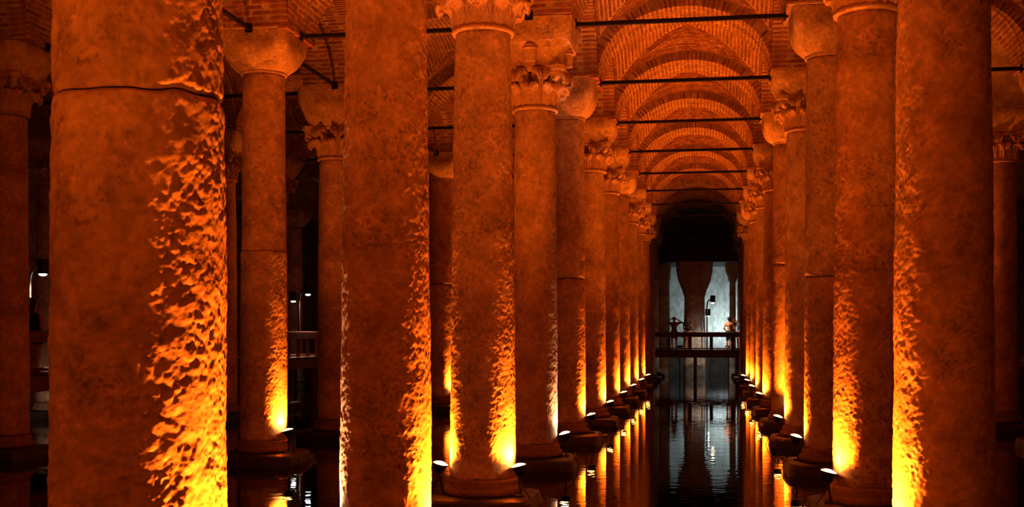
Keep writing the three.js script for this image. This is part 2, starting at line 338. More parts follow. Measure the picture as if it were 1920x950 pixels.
// acanthus leaf standing at the origin, its lobed head curling out to +z and drooping
function leafGeo(h, w0, out) {
  const path = new THREE.CatmullRomCurve3([V(0, 0, 0), V(0, h * 0.35, out * 0.06), V(0, h * 0.68, out * 0.20), V(0, h * 0.90, out * 0.50), V(0, h * 0.97, out * 0.80), V(0, h * 0.88, out * 1.0), V(0, h * 0.74, out * 0.98), V(0, h * 0.68, out * 0.88)]);
  const NT = 30, NS = 14, pos = [], idx = [];
  for (const back of [0, 1]) for (let j = 0; j <= NT; j++) {
    const t = j / NT, p = path.getPoint(t), d = path.getTangent(t), nz = V(0, -d.z, d.y);
    const lobe = Math.abs(Math.sin(t * Math.PI * 3.5)) ** 0.6, tip = Math.sqrt(clamp((1 - t) / 0.3, 0.03, 1)), w = w0 * (0.62 + 0.40 * lobe) * (1 + 0.12 * t) * tip;
    for (let i = 0; i <= NS; i++) {
      const s = -1 + 2 * i / NS, rib = 0.024 * Math.exp(-((s / 0.14) ** 2)) + 0.014 * Math.cos(s * 13) * (0.4 + 0.6 * lobe) - 0.055 * s * s + 0.03 * s ** 6 * lobe;
      const o = rib + 0.022 - (back ? 0.055 - 0.02 * s * s : 0);
      pos.push(s * w, p.y + nz.y * o + 0.02 * Math.abs(s) * (lobe - 0.5), p.z + nz.z * o);
    }
  }
  const K = (NT + 1) * (NS + 1), id = (b, j, i) => b * K + j * (NS + 1) + i;
  for (let j = 0; j < NT; j++) for (let i = 0; i < NS; i++) { idx.push(id(0, j, i), id(0, j, i + 1), id(0, j + 1, i + 1), id(0, j, i), id(0, j + 1, i + 1), id(0, j + 1, i)); idx.push(id(1, j, i), id(1, j + 1, i + 1), id(1, j, i + 1), id(1, j, i), id(1, j + 1, i), id(1, j + 1, i + 1)); }
  for (let j = 0; j < NT; j++) for (const [i, f] of [[0, 1], [NS, 0]]) { const a = id(0, j, i), b = id(0, j + 1, i), c = id(1, j + 1, i), d = id(1, j, i); f ? idx.push(a, b, c, a, c, d) : idx.push(a, c, b, a, d, c); }
  for (let i = 0; i < NS; i++) { const a = id(0, NT, i), b = id(0, NT, i + 1), c = id(1, NT, i + 1), d = id(1, NT, i); idx.push(a, b, c, a, c, d); }
  const g = new THREE.BufferGeometry(); g.setAttribute('position', new THREE.Float32BufferAttribute(pos, 3)); g.setIndex(idx);
  return boxUV(toCreasedNormals(g, 0.5));
}
const LEAF_LOW = leafGeo(0.34, 0.135, 0.21), LEAF_HIGH = leafGeo(0.60, 0.145, 0.27);
function voluteGeo() {                                         // scroll under a corner of the abacus, in the x-y plane
  const c = []; for (let i = 0; i <= 60; i++) { const a = i / 60 * Math.PI * 3.6, r = 0.115 * (1 - i / 75); c.push(V(Math.cos(a) * r, Math.sin(a) * r, 0)); }
  const t = new THREE.TubeGeometry(new THREE.CatmullRomCurve3(c), 60, 0.028, 6); t.scale(1, 1, 2.0);
  const s = bar([-0.36, -0.32, 0], [-0.1, -0.02, 0], 0.03, 0.045, 8); const e = new THREE.SphereGeometry(0.045, 10, 8);
  return boxUV(join([t, s, e]));
}
const VOLUTE = voluteGeo();
const ABACUS = (() => { const s = new THREE.Shape(), h = 0.60, k = 0.13, b = 0.09; s.moveTo(-h + b, -h); s.quadraticCurveTo(0, -h + 2 * k, h - b, -h); s.lineTo(h, -h + b); s.quadraticCurveTo(h - 2 * k, 0, h, h - b); s.lineTo(h - b, h); s.quadraticCurveTo(0, h - 2 * k, -h + b, h); s.lineTo(-h, h - b); s.quadraticCurveTo(-h + 2 * k, 0, -h, -h + b); s.closePath();
  const g = new THREE.ExtrudeGeometry(s, { depth: 0.07, bevelEnabled: true, bevelThickness: 0.015, bevelSize: 0.015, bevelSegments: 2, curveSegments: 12 }); g.rotateX(-Math.PI / 2); return boxUV(g.translate(0, 0.015, 0)); })();
const lathe = (pts, n = 40) => boxUV(new THREE.LatheGeometry(pts.map((p) => new THREE.Vector2(...p)), n));
const ROSETTE = boxUV(join([new THREE.CylinderGeometry(0.115, 0.10, 0.26, 20, 3).translate(0, -0.02, 0), new THREE.SphereGeometry(0.115, 20, 10).scale(1, 0.5, 1).translate(0, 0.11, 0), new THREE.TorusGeometry(0.112, 0.02, 8, 20).rotateX(Math.PI / 2).translate(0, 0.07, 0)]));

function corinthian(col, y, rt, k) {
  const H = 0.70;
  const bell = lathe([[rt - 0.03, -0.005], [rt + 0.045, 0], [rt + 0.055, 0.03], [rt + 0.035, 0.06], [rt - 0.02, 0.07], [rt - 0.03, 0.35], [rt + 0.03, 0.55], [rt + 0.12, H - 0.08], [0.05, H - 0.07]]);
  const cap = mesh('capital', bell, M.stone, col); cap.position.y = y; cap.rotation.y = rr(-0.06, 0.06);
  for (let i = 0; i < 8; i++) {
    const a = i / 8 * 2 * Math.PI, b = a + Math.PI / 8;
    const l = mesh('leaf', LEAF_LOW, M.stone, cap); l.position.set(Math.sin(a) * rt, 0.07, Math.cos(a) * rt); l.rotation.y = a;
    const h = mesh('leaf', LEAF_HIGH, M.stone, cap); h.position.set(Math.sin(b) * (rt - 0.01), 0.07, Math.cos(b) * (rt - 0.01)); h.rotation.y = b; h.scale.set(1, rr(0.93, 1), 1);
  }
  for (let i = 0; i < 4; i++) { const a = Math.PI / 4 + i * Math.PI / 2; const v = mesh('volute', VOLUTE, M.stone, cap); v.position.set(Math.cos(a) * 0.64, H - 0.14, -Math.sin(a) * 0.64); v.rotation.y = a; }
  const ab = mesh('abacus', ABACUS, M.stone, cap); ab.position.y = H - 0.08;
  const yb = y + H + 0.02, hh = YS - yb;
  const rings = k === 'boss' ? [[0, 0.56, 6], [0.06, 0.53, 6], [hh * 0.2, 0.52, 6], [hh * 0.38, 0.56, 7], [hh * 0.49, 0.64, 8], [hh * 0.50, 0.67, 12], [hh * 0.6, 0.69, 14], [hh * 0.72, 0.715, 14], [hh - 0.01, 0.73, 16]] : [[0, 0.52, 9], [0.06, 0.53, 9], [hh * 0.25, 0.58, 9], [hh * 0.5, 0.655, 10], [hh * 0.62, 0.685, 12], [hh - 0.01, 0.70, 14]];
  const imp = mesh('impost', loft(rings, 64, 0.008, y + col.position.z), M.stone, col); imp.position.y = yb;
  if (k === 'boss') for (let i = 0; i < 4; i++) { const b = mesh('boss', ROSETTE, M.stone, imp); b.rotation.y = i * Math.PI / 2; b.position.set(Math.sin(b.rotation.y) * 0.57, hh * 0.26, Math.cos(b.rotation.y) * 0.57); }
}
function cushion(col, y, rt, wide = 1) {
  const hh = YS - y - 0.01, k = hh / 0.74;
  const R = [[0, rt - 0.02, 2], [0.0, rt + 0.02, 2], [0.025, rt + 0.03, 2], [0.045, rt + 0.02, 2], [0.05, rt + 0.04, 2], [0.08, rt + 0.095, 2], [0.13, rt + 0.15, 2.1], [0.19, rt + 0.195, 2.5], [0.26, rt + 0.228, 3], [0.34, rt + 0.248, 3.8], [0.42, rt + 0.258, 5], [0.48, rt + 0.264, 8], [0.6, rt + 0.268, 11], [0.74, rt + 0.272, 14]].map(([a, b, p]) => [a * k, rt + (b - rt) * (b > rt + 0.06 ? wide : 1), p]);
  const c = mesh('capital', loft(R, 72, 0.007, y * 3 + col.position.z), M.stone, col); c.position.y = y;
}
const PLINTH = [0, 1, 2].map((k) => loft([[-0.9, 0.72, 12], [0.02, 0.73, 12], [0.15, 0.72, 11], [0.185, 0.70, 9], [0.20, 0.66, 8]], 56, 0.02, k * 5));
const BASE = (rb) => lathe([[rb - 0.1, 0], [rb + 0.07, 0], [rb + 0.095, 0.05], [rb + 0.08, 0.11], [rb + 0.04, 0.14], [rb + 0.045, 0.19], [rb + 0.015, 0.23], [rb - 0.1, 0.24]]);
const FINE = { right: [-1.6, 0.5], left: [-3.2, -1.5] };       // azimuth runs from +x towards the camera at -pi/2 ... see sign below
const colAt = new Map();
function column(c, r, o) {
  const x = colX(c) + (o.dx || 0), z = rowZ(r) + (o.dz || 0), rb = o.rb || 0.43, rt = o.rt || 0.38;
  const col = thing('stone_column', o.label, 'column', [x, 0, z]);
  const yTop = o.top || (o.cap === 'cushion' ? 7.07 : 6.52), yb = 0.42;
  mesh('plinth', PLINTH[(r + 8) % 3], M.wet, col).rotation.y = rr(-0.04, 0.04);
  mesh('base', BASE(rb), M.foot, col).position.y = 0.2;
  const rad = (y) => { const t = clamp((y - yb) / (yTop - yb), 0, 1); return rb + (rt - rb) * (0.35 * t + 0.65 * t * t); };
  const cuts = [yb, ...(o.joints || []), yTop], amp = o.amp ?? 0.8, cell = o.cell || 0.06, off = (r * 3.7 + c * 11.3) % 5;
  for (let i = 0; i < cuts.length - 1; i++) {
    const sh = o.step && i === 1 ? o.step : 0;
    mesh('shaft', shaftGeo(cuts[i] + (i ? 0.004 : 0), cuts[i + 1] - (i < cuts.length - 2 ? 0.004 : 0), (y) => rad(y) + sh, off + i, amp, o.fine || [], cell, cell < 0.012 ? 0.045 : cell < 0.02 ? 0.07 : 0.11), M.shaft[(r + c + i + 9) % 3], col);
  }
  if (o.cap === 'cushion') cushion(col, yTop, rt, o.wide); else corinthian(col, yTop, rt, o.cap);
  if (o.lean) col.rotation.z = o.lean;
  col.userData.rb = rb; colAt.set(c + ',' + r, { x, z, rb });
  return col;
}
// azimuth in shaftGeo: position (cos, -sin) so +x is 0 and towards the camera (+z) is -pi/2
const FR = (cs) => [-1.35, 0.2, cs], FL = (cs) => [-Math.PI, -1.75, cs];
const COLS = [
  [0, 1, { rb: 0.466, rt: 0.40, joints: [3.62], amp: 1.35, cell: 0.008, fine: [FR(0.008), FL(0.02)], label: 'nearest massive column at the left, blotchy stone with a dark crack across its upper shaft' }],
  [0, 2, { rb: 0.435, rt: 0.36, amp: 1.0, cell: 0.009, fine: [FR(0.009), FL(0.012)], label: 'near column edged by white light at one side and amber light at the other' }],
  [0, 3, { rb: 0.45, rt: 0.375, top: 6.42, cap: 'leaf', amp: 0.85, cell: 0.010, fine: [FR(0.010), FL(0.02)], label: 'column with leafy capital at the top edge and floodlights on both sides of its foot' }],
  [0, 4, { rb: 0.40, rt: 0.36, top: 6.28, cap: 'boss', cell: 0.016, fine: [FR(0.014)], label: 'column under a two-tiered leafy capital and an impost carved with a round boss' }],
  [0, 5, { rb: 0.40, rt: 0.36, cap: 'cushion', top: 7.0, joints: [3.55], cell: 0.018, fine: [FR(0.016)], label: 'column with plain brightly lit cushion capital and a thin dark joint halfway up' }],
  [0, 6, { cap: 'leaf', cell: 0.035, fine: [FR(0.03)], label: 'column with bright leaf capital just behind the smooth cushion capital, left side of the aisle' }],
  [0, 7, { cap: 'leaf', cell: 0.04, fine: [FR(0.035)], label: 'dim leaf-capital column, seventh down the left side of the central aisle' }],
  [0, 8, { cap: 'cushion', cell: 0.05, fine: [FR(0.04)], label: 'plain-capital column, eighth down the left side of the central aisle' }],
  [0, 9, { cap: 'boss', cell: 0.05, fine: [FR(0.04)], label: 'leaf-capital column, ninth down the left side of the central aisle' }],
  [0, 10, { cap: 'leaf', cell: 0.05, fine: [FR(0.04)], label: 'last floodlit column on the left side of the aisle, carved capital in light' }],
  [0, 11, { cap: 'leaf', label: 'dark column just in front of the crossing walkway, left side of the aisle' }],
  [0, 12, { cap: 'cushion', label: 'dark plain column at the left end of the crossing walkway' }],
  [0, 13, { cap: 'cushion', label: 'dark column behind the crossing walkway near the pale end wall, left of the aisle' }],
  [1, 2, { rb: 0.43, rt: 0.365, amp: 0.8, cell: 0.0095, fine: [FL(0.0095)], label: 'nearest tall column at the right with a broad amber streak along its aisle side' }],
  [1, 3, { rb: 0.44, rt: 0.385, top: 6.46, cap: 'leaf', amp: 0.8, cell: 0.0105, fine: [FL(0.0105)], label: 'column half hidden behind the nearest right column, floodlight at its foot' }],
  [1, 4, { rb: 0.41, rt: 0.37, cap: 'cushion', top: 7.03, joints: [3.33], cell: 0.02, fine: [FL(0.018)], label: 'column with large rounded cushion capital beside the half-hidden right column' }],
  [1, 5, { cap: 'leaf', top: 6.6, cell: 0.035, fine: [FL(0.03)], label: 'leaf-capital column between two cushion-capital columns on the right of the aisle' }],
  [1, 6, { cap: 'cushion', top: 7.12, joints: [4.1], cell: 0.035, fine: [[-2.9, -0.2, 0.03]], label: 'column whose whole front glows yellow at the foot, right of the aisle' }],
  [1, 7, { cap: 'leaf', cell: 0.04, fine: [FL(0.035)], label: 'leaf-capital column directly behind the fully glowing one, right of the aisle' }],
  [1, 8, { cap: 'boss', cell: 0.05, fine: [FL(0.04)], label: 'narrow lit column, seventh in view down the right of the aisle' }],
  [1, 9, { cap: 'leaf', cell: 0.05, fine: [FL(0.04)], label: 'narrow lit column, eighth in view down the right of the aisle' }],
  [1, 10, { cap: 'cushion', cell: 0.05, fine: [FL(0.04)], label: 'last floodlit column on the right of the aisle, with bright block capital' }],
  [1, 11, { cap: 'leaf', label: 'dark column before the right end of the crossing walkway' }],
  [1, 12, { cap: 'cushion', label: 'dark column at the right end of the crossing walkway' }],
  [1, 13, { cap: 'leaf', label: 'dark column behind the walkway near the pale end wall, right of the aisle' }],
  [-1, 4, { rb: 0.43, rt: 0.40, cap: 'cushion', top: 7.10, wide: 0.92, joints: [3.88], step: -0.015, cell: 0.016, fine: [FR(0.014)], label: 'column under a broad plain capital, with a lit ledge at its joint' }],
  [-1, 5, { cap: 'leaf', top: 6.25, dx: -0.2, label: 'dim leaf-capital column partly hidden by the white-edged near column' }],
  [-1, 7, { cap: 'cushion', joints: [3.85], cell: 0.035, fine: [FR(0.03)], label: 'column with a pale cup capital glimpsed between two near columns' }],
  [-2, 4, { rb: 0.42, cap: 'leaf', dx: -0.13, label: 'very dark column at the extreme left edge' }],
  [-2, 6, { cap: 'leaf', label: 'dim column peeking out beside the nearest massive column' }],
  [-2, 7, { cap: 'leaf', dx: -0.35, label: 'dim leaf-capital column beside the lit-ledge column, in front of the balusters' }],
  [-3, 6, { cap: 'leaf', label: 'dim column behind the walkway lamp and the woman in a dark dress' }],
  [-3, 10, { cap: 'cushion', label: 'slender-looking distant column with small lit cup capital in the dark left aisle' }],
  [0, 0, { label: 'column outside the frame beside the camera, left of the aisle' }],
  [1, 0, { label: 'column outside the frame beside the camera, right of the aisle' }],
  [1, 1, { label: 'column just outside the right edge, before the nearest right column' }],
  [-1, 1, { label: 'column outside the left edge, level with the nearest massive column' }],
  [-1, 2, { label: 'column outside the left edge, second row away' }],
  [-1, 3, { label: 'column hidden behind the nearest massive column' }],
  [2, 5, { cap: 'cushion', label: 'column of which only the rounded capital shows at the right edge' }],
  [2, 6, { cap: 'leaf', label: 'unlit column behind the nearest right column, by the right edge' }],
];
for (const a of COLS) column(...a);
// heavier pier and slim post near the end wall
{
  const pier = thing('flared_pier', 'thick dark pier flaring widely at its top before the pale end wall', 'pier', [-0.66, 0, -65.2]);
  mesh('shaft', loft([[-0.9, 0.62, 6], [1.2, 0.6, 5], [3.6, 0.55, 3], [4.3, 0.55, 2.6], [4.7, 0.66, 2.6], [5.2, 0.86, 3], [5.7, 0.96, 4], [6.25, 1.0, 6]], 48, 0.02), M.stone, pier);
  mesh('lintel', at(chamferBox(9.6, 0.75, 4.7, 0.03), 0.3, 6.62, -1.8), M.wet, pier);
  const dark = thing('round_column', 'plain dark round column against the pale end wall, left of the flared pier', 'column', [-2.42, 0, -66.4]);
  mesh('shaft', loft([[-0.9, 0.42, 2], [0.3, 0.41, 2], [3, 0.39, 2], [5.3, 0.37, 2]], 36, 0.006), M.stone, dark);
  mesh('capital', loft([[5.3, 0.39, 2], [5.4, 0.42, 2], [5.7, 0.43, 3], [6.24, 0.46, 9]], 36, 0.02), M.stone, dark);
  const slim = thing('slim_column', 'slim dark column with small carved capital against the pale end wall', 'column', [1.42, 0, -66.3]);
  mesh('shaft', loft([[-0.9, 0.19, 2], [2, 0.18, 2], [5.2, 0.165, 2]], 24, 0.004), M.stone, slim);
  mesh('capital', loft([[5.2, 0.18, 2], [5.3, 0.24, 2], [5.5, 0.26, 3], [5.8, 0.38, 5], [6.3, 0.42, 9]], 36, 0.02), M.stone, slim);
}

// ---------- floodlights at the feet of the columns ----------
const LENS = new THREE.SphereGeometry(0.17, 24, 6, 0, Math.PI * 2, 0, 0.62).translate(0, -0.1383 + 0.012, 0);
const HOUSING = new THREE.LatheGeometry([[0.005, -0.12], [0.045, -0.118], [0.07, -0.08], [0.09, -0.02], [0.104, 0.0], [0.104, 0.014], [0.100, 0.014], [0.098, 0.0]].map((p) => new THREE.Vector2(...p)), 22);
function floodlight(c, r, az, o) {                             // az: degrees, 0 = +x, positive towards the camera
  const k = colAt.get(c + ',' + r), d = o.d || 0.13, a = az * Math.PI / 180, R = k.rb + d, ox = Math.cos(a), oz = Math.sin(a), y = o.y || 0.6;
  const f = thing('floodlight', o.label, 'lamp', [k.x + ox * R, 0.2, k.z + oz * R]);
  const head = new THREE.Group(); const tilt = o.tilt ?? 0.26, n = V(-ox * Math.sin(tilt), Math.cos(tilt), -oz * Math.sin(tilt) * 0.3 + 0.05).normalize();
  const q = new THREE.Quaternion().setFromUnitVectors(V(0, 1, 0), n);
  const h = mesh('housing', HOUSING, M.black, f); h.position.set(0, y - 0.2, 0); h.quaternion.copy(q);
  const l = mesh('lens', LENS, o.pale ? M.glowPale : M.glowAmber, f); l.position.copy(h.position); l.quaternion.copy(q); l.castShadow = false;
  mesh('bracket', join([bar([0.03, 0, 0], [0.0, y - 0.36, 0], 0.014), bar([-0.05, 0.005, 0], [0.08, 0.005, 0], 0.03, 0.03, 6)]), M.black, f);
  const cb = new THREE.CatmullRomCurve3([V(0, y - 0.34, 0), V(ox * 0.09, 0.1, oz * 0.12), V(ox * 0.16, 0.02, oz * 0.2), V(ox * 0.3, -0.3, oz * 0.3)]);
  mesh('cable', new THREE.TubeGeometry(cb, 16, 0.008, 6), M.cable, f);
  const s = new THREE.SpotLight(new THREE.Color().setRGB(...(o.pale ? PALE : AMBER)), (o.i || 1) * FLOOD, 0, o.cone || 1.2, 1, 2);
  s.name = 'flood_beam'; s.position.copy(h.position).addScaledVector(n, 0.03); s.target.position.copy(h.position).addScaledVector(n, 2); s.castShadow = true; s.shadow.radius = 3; f.add(s, s.target);
}
const FLOODS = [
  [0, 1, 2, { label: 'floodlight at the foot of the nearest massive column', i: 1.4, d: 0.30 }],
  [0, 2, 0, { label: 'amber floodlight on the aisle side of the white-edged near column', d: 0.2, i: 1.2 }],
  [0, 2, 172, { label: 'white floodlight on the outer side of the white-edged near column', pale: 1, i: 0.7, cone: 0.8 }],
  [0, 3, 24, { label: 'floodlight on the aisle side of the column with two lamps, tilted up' }],
  [0, 3, 165, { label: 'floodlight on the outer side of the column with two lamps' }],
  [0, 4, 0, { label: 'floodlight with pale beam at the foot of the boss-carved column', pale: 1, i: 0.4, cone: 0.9 }],
  [0, 5, 6, { label: 'floodlight at the foot of the column with smooth cushion capital' }],
  [0, 6, 12, { label: 'floodlight at the foot of the column behind the cushion-capital column' }],
  [0, 7, 8, { label: 'fifth floodlight away along the left row of the aisle' }],
  [0, 8, 12, { label: 'third floodlight from the far end of the left row' }],
  [0, 9, 8, { label: 'second floodlight from the far end of the left row' }],
  [0, 10, 4, { label: 'farthest floodlight of the left row' }],
  [1, 2, 174, { label: 'floodlight at the foot of the nearest right column', d: 0.2, i: 1.2 }],
  [1, 3, 155, { label: 'floodlight by the foot of the half-hidden right column' }],
  [1, 4, 188, { label: 'floodlight at the foot of the right column with large cushion capital' }],
  [1, 5, 178, { label: 'floodlight at the foot of the right leaf-capital column, under the glowing one' }],
  [1, 6, 95, { label: 'floodlight in front of the fully glowing right column', d: 0.42, i: 1.3 }],
  [1, 7, 162, { label: 'floodlight beside the glowing column, fourth from the far end at the right' }],
  [1, 8, 176, { label: 'third floodlight from the far end of the right row' }],
  [1, 9, 172, { label: 'second floodlight from the far end of the right row' }],
  [1, 10, 168, { label: 'farthest floodlight of the right row' }],
  [0, 0, 20, { label: 'floodlight on the aisle side of the left column beside the camera', i: 1.0, cone: 1.2 }],
  [0, 0, 200, { label: 'floodlight on the outer side of the left column beside the camera', i: 1.15, cone: 1.3 }],
  [1, 0, 160, { label: 'floodlight of the right column beside the camera', i: 1.3, cone: 1.2 }],
  [-1, 1, 10, { label: 'floodlight of the column outside the left edge, first row', i: 1.2, cone: 1.3 }],
  [-1, 2, 10, { label: 'floodlight of the column outside the left edge, second row', i: 1.7 }],
  [-1, 3, 10, { label: 'floodlight of the column hidden behind the nearest one' }],
  [-1, 4, 18, { label: 'red-rimmed floodlight on the plinth of the lit-ledge column' }],
  [-1, 7, 25, { label: 'floodlight of the column glimpsed between two near columns' }],
];
for (const a of FLOODS) floodlight(...a);

// ---------- tie rods ----------
const RODX = chamferBox(2 * AX + 0.1, 0.075, 0.06, 0.006), RODZ = chamferBox(2 * AZ + 0.1, 0.075, 0.06, 0.006);
const PLATE = chamferBox(0.03, 0.16, 0.14, 0.006);
const ORD = ['first', 'second', 'third', 'fourth', 'fifth', 'sixth', 'seventh', 'eighth', 'ninth', 'tenth'];
function tieRod(x, z, along, label, group) {
  const t = thing('tie_rod', label, 'tie rod', [x, YS, z], group), A = along ? AZ : AX;
  mesh('rod', along ? RODZ : RODX, M.iron, t);
  for (const s of [-1, 1]) mesh('anchor_plate', PLATE, M.iron, t).position.x = s * (A - 0.005);
  if (along) t.rotation.y = Math.PI / 2;
}
for (let r = 4; r <= 13; r++) tieRod(colX(0) + SX / 2, rowZ(r), 0, 'iron tie rod across the central aisle, ' + ORD[r - 4] + ' from the top of the picture');
for (let r = 4; r <= 9; r++) tieRod(colX(-1) + SX / 2, rowZ(r), 0, 'iron tie rod across the aisle left of the main one, ' + ORD[r - 4] + ' from the top');
for (let r = 4; r <= 8; r++) tieRod(colX(-2) + SX / 2, rowZ(r), 0, 'iron tie rod in the dim second aisle to the left, ' + ORD[r - 4] + ' from the top');
for (let r = 5; r <= 7; r++) tieRod(colX(-3) + SX / 2, rowZ(r), 0, 'iron tie rod in the dark outermost aisle at the left, ' + ORD[r - 5] + ' from the top');
for (const r of [5, 6]) tieRod(colX(1) + SX / 2, rowZ(r), 0, r === 5 ? 'upper iron tie rod in the dark bay at the right edge' : 'lower iron tie rod in the dark bay at the right edge');
tieRod(colX(-1), rowZ(3) - SZ / 2, 1, 'slanting tie rod meeting the brickwork over the broad plain capital');
tieRod(colX(-1), rowZ(4) - SZ / 2, 1, 'slanting tie rod running back behind the broad plain capital');
tieRod(colX(0), rowZ(3) - SZ / 2, 1, 'short slanting tie rod end beside the topmost leafy capital');
for (let r = 5; r <= 6; r++) tieRod(colX(-1), rowZ(r) - SZ / 2, 1, (r === 5 ? 'upper' : 'lower') + ' slanting tie rod end seen between the white-edged column and its right neighbour');

// ---------- walkways ----------
const DECK = EYE - 0.87;
function railing(label, n, pitch, pos, turn) {
  const t = thing('railing', label, 'railing', pos), L = (n - 1) * pitch;
  mesh('top_rail', at(chamferBox(L + 0.2, 0.26, 0.12, 0.012), L / 2, 0.79, 0), M.wood, t);
  mesh('bottom_rail', at(chamferBox(L + 0.2, 0.06, 0.1, 0.008), L / 2, 0.06, 0), M.wood, t);
  const P = chamferBox(0.17, 0.66, 0.1, 0.01);
  for (let i = 0; i < n; i++) mesh('post', P, M.wood, t).position.set(i * pitch, 0.33, 0);
  t.rotation.y = turn; return t;
}
function walkway(label, L, W, pos, turn, gap) {
  const t = thing('wooden_walkway', label, 'walkway', pos), P = [0, 1, 2].map((k) => chamferBox(0.24, 0.05, W + rr(-0.03, 0.03), 0.006));
  for (let x = 0, i = 0; x < L; x += 0.25, i++) mesh('plank', P[i % 3], M.wood, t).position.set(x + 0.12, -0.025, 0);
  for (const s of [-1, 1]) mesh('beam', at(chamferBox(L, 0.36, 0.14, 0.015), L / 2, -0.24, s * (W / 2 - 0.12)), M.wood, t);
  const S = chamferBox(0.16, DECK + 0.5, 0.16, 0.01);
  for (let x = 0.6; x < L; x += gap) for (const s of [-1, 1]) mesh('support_post', S, M.wood, t).position.set(x, -0.42 - (DECK + 0.5) / 2, s * (W / 2 - 0.3));
  t.rotation.y = turn; return t;
}
walkway('long wooden walkway running away through the dim left aisle', 44, 2.2, [-15.5, DECK, -18], Math.PI / 2, 2.4);
railing('wooden railing with posts along the left-aisle walkway', 44, 1.0, [-14.5, DECK, -18.4], Math.PI / 2);
walkway('wooden walkway crossing the far end of the central aisle', 24, 2.1, [-14.4, DECK, -62.95], 0, 2.2);
railing('wooden railing across the far end of the central aisle', 22, 1.1, [-14.06, DECK, -62.0], 0);

function pathLamp(label, pos, turn, o) {                       // post that bends at the top, hooded can hanging beside it
  const t = thing('walkway_lamp', label, 'lamp', pos), h = o.h || 2.35;
  const c = new THREE.CatmullRomCurve3([V(0, 0, 0), V(0, h * 0.5, 0), V(0, h - 0.35, 0), V(0.03, h - 0.15, 0), V(0.13, h, 0), V(0.2, h + 0.02, 0)]);
  mesh('pole', new THREE.TubeGeometry(c, 30, 0.035, 10), o.steel ? M.steel : M.black, t);
  mesh('shade', new THREE.LatheGeometry([[0.001, 0.22], [0.12, 0.215], [0.135, 0.2], [0.135, -0.16], [0.125, -0.16], [0.125, 0.19], [0.001, 0.2]].map((p) => new THREE.Vector2(...p)), 24), M.black, t).position.set(0.32, h, 0);
  const l = mesh('bulb', new THREE.SphereGeometry(0.095, 18, 8).scale(1, 0.4, 1), o.cool ? M.glowCool : M.glowWarm, t); l.position.set(0.32, h - 0.17, 0); l.castShadow = false;
  const s = new THREE.SpotLight(new THREE.Color().setRGB(...(o.white ? COOL : WARMWHITE)), (o.i || 1) * PATHLAMP, 0, 1.15, 0.8, 2);
  s.name = 'path_beam'; s.position.set(0.32, h - 0.23, 0); s.target.position.set(0.32, 0, 0); s.castShadow = true; s.shadow.radius = 3; t.add(s, s.target);
  t.rotation.y = turn;
}
pathLamp('hooded walkway lamp beside the woman in a dark dress, far left', [-16.65, DECK, -26.9], 0.2, { cool: 1, h: 2.5, steel: 1, i: 0.6 });
pathLamp('higher of two hooded white lamps seen past the lit-ledge column', [-14.75, DECK, -41.2], 0.2, { cool: 1, h: 2.45 });
pathLamp('lower of two hooded white lamps, with its bent pole showing', [-16.55, DECK, -44.6], 0.2, { cool: 1, h: 2.3, steel: 1 });
pathLamp('hooded lamp on a dark pole at the middle of the crossing walkway', [0.02, DECK, -62.2], 0.4, { h: 2.62, i: 0.35 });
pathLamp('lower hooded lamp on a bent shiny pole behind the crossing walkway', [-0.25, DECK, -63.8], 0.2, { h: 1.95, steel: 1, cool: 1, white: 1, i: 0.15 });
pathLamp('hooded lamp just showing at the extreme right edge', [12.9, DECK, -43.5], 2.6, { h: 2.3 });
walkway('walkway of which a sliver shows at the extreme right edge', 8, 1.8, [12.6, DECK, -46.5], Math.PI / 2, 2.4);

// wash lights on short posts at the foot of the end wall
for (const [x, i, lab] of [[1.2, 1.0, 'small white wall washer at the foot of the end wall, right of the flared pier'], [-1.5, 0.1, 'small white wall washer at the foot of the end wall, left of the flared pier']]) {
  const t = thing('wall_washer', lab, 'lamp', [x, 0, -66.9]);
  mesh('post', bar([0, -0.7, 0], [0, 1.58, 0], 0.03), M.black, t);
  mesh('housing', at(chamferBox(0.34, 0.12, 0.12, 0.01), 0, 1.62, 0), M.black, t);
  const l = mesh('lens', at(new THREE.BoxGeometry(0.3, 0.08, 0.01), 0, 1.62, -0.064), M.glowCool, t); l.castShadow = false;
  const s = new THREE.SpotLight(new THREE.Color().setRGB(...COOL), i * WASH, 0, 1.1, 1, 2); s.name = 'wash_beam'; s.position.set(0, 1.62, -0.1); s.target.position.set(0, 4.0, -2.4); s.castShadow = true; s.shadow.radius = 4; t.add(s, s.target);
}

// ---------- people ----------
function sdfGeo(f, lo, hi, N) {
  const mc = new MarchingCubes(N, new THREE.MeshBasicMaterial(), false, false, 60000); mc.isolation = 0; const h = N / 2;
  const P = (i, k) => { const t = (i - h) / h; return (lo[k] + hi[k]) / 2 + t * (hi[k] - lo[k]) / 2; };
  for (let k = 0; k < N; k++) for (let j = 0; j < N; j++) for (let i = 0; i < N; i++) mc.field[k * N * N + j * N + i] = -f(P(i, 0), P(j, 1), P(k, 2));
  mc.update();
  const n = mc.count ?? mc.geometry.drawRange.count, src = mc.positionArray.slice(0, n * 3);
  for (let i = 0; i < n; i++) for (let k = 0; k < 3; k++) src[3 * i + k] = (lo[k] + hi[k]) / 2 + src[3 * i + k] * (hi[k] - lo[k]) / 2;
  let g = new THREE.BufferGeometry(); g.setAttribute('position', new THREE.Float32BufferAttribute(src, 3));
  g = mergeVertices(g, 1e-4); g.computeVertexNormals(); return g;
}
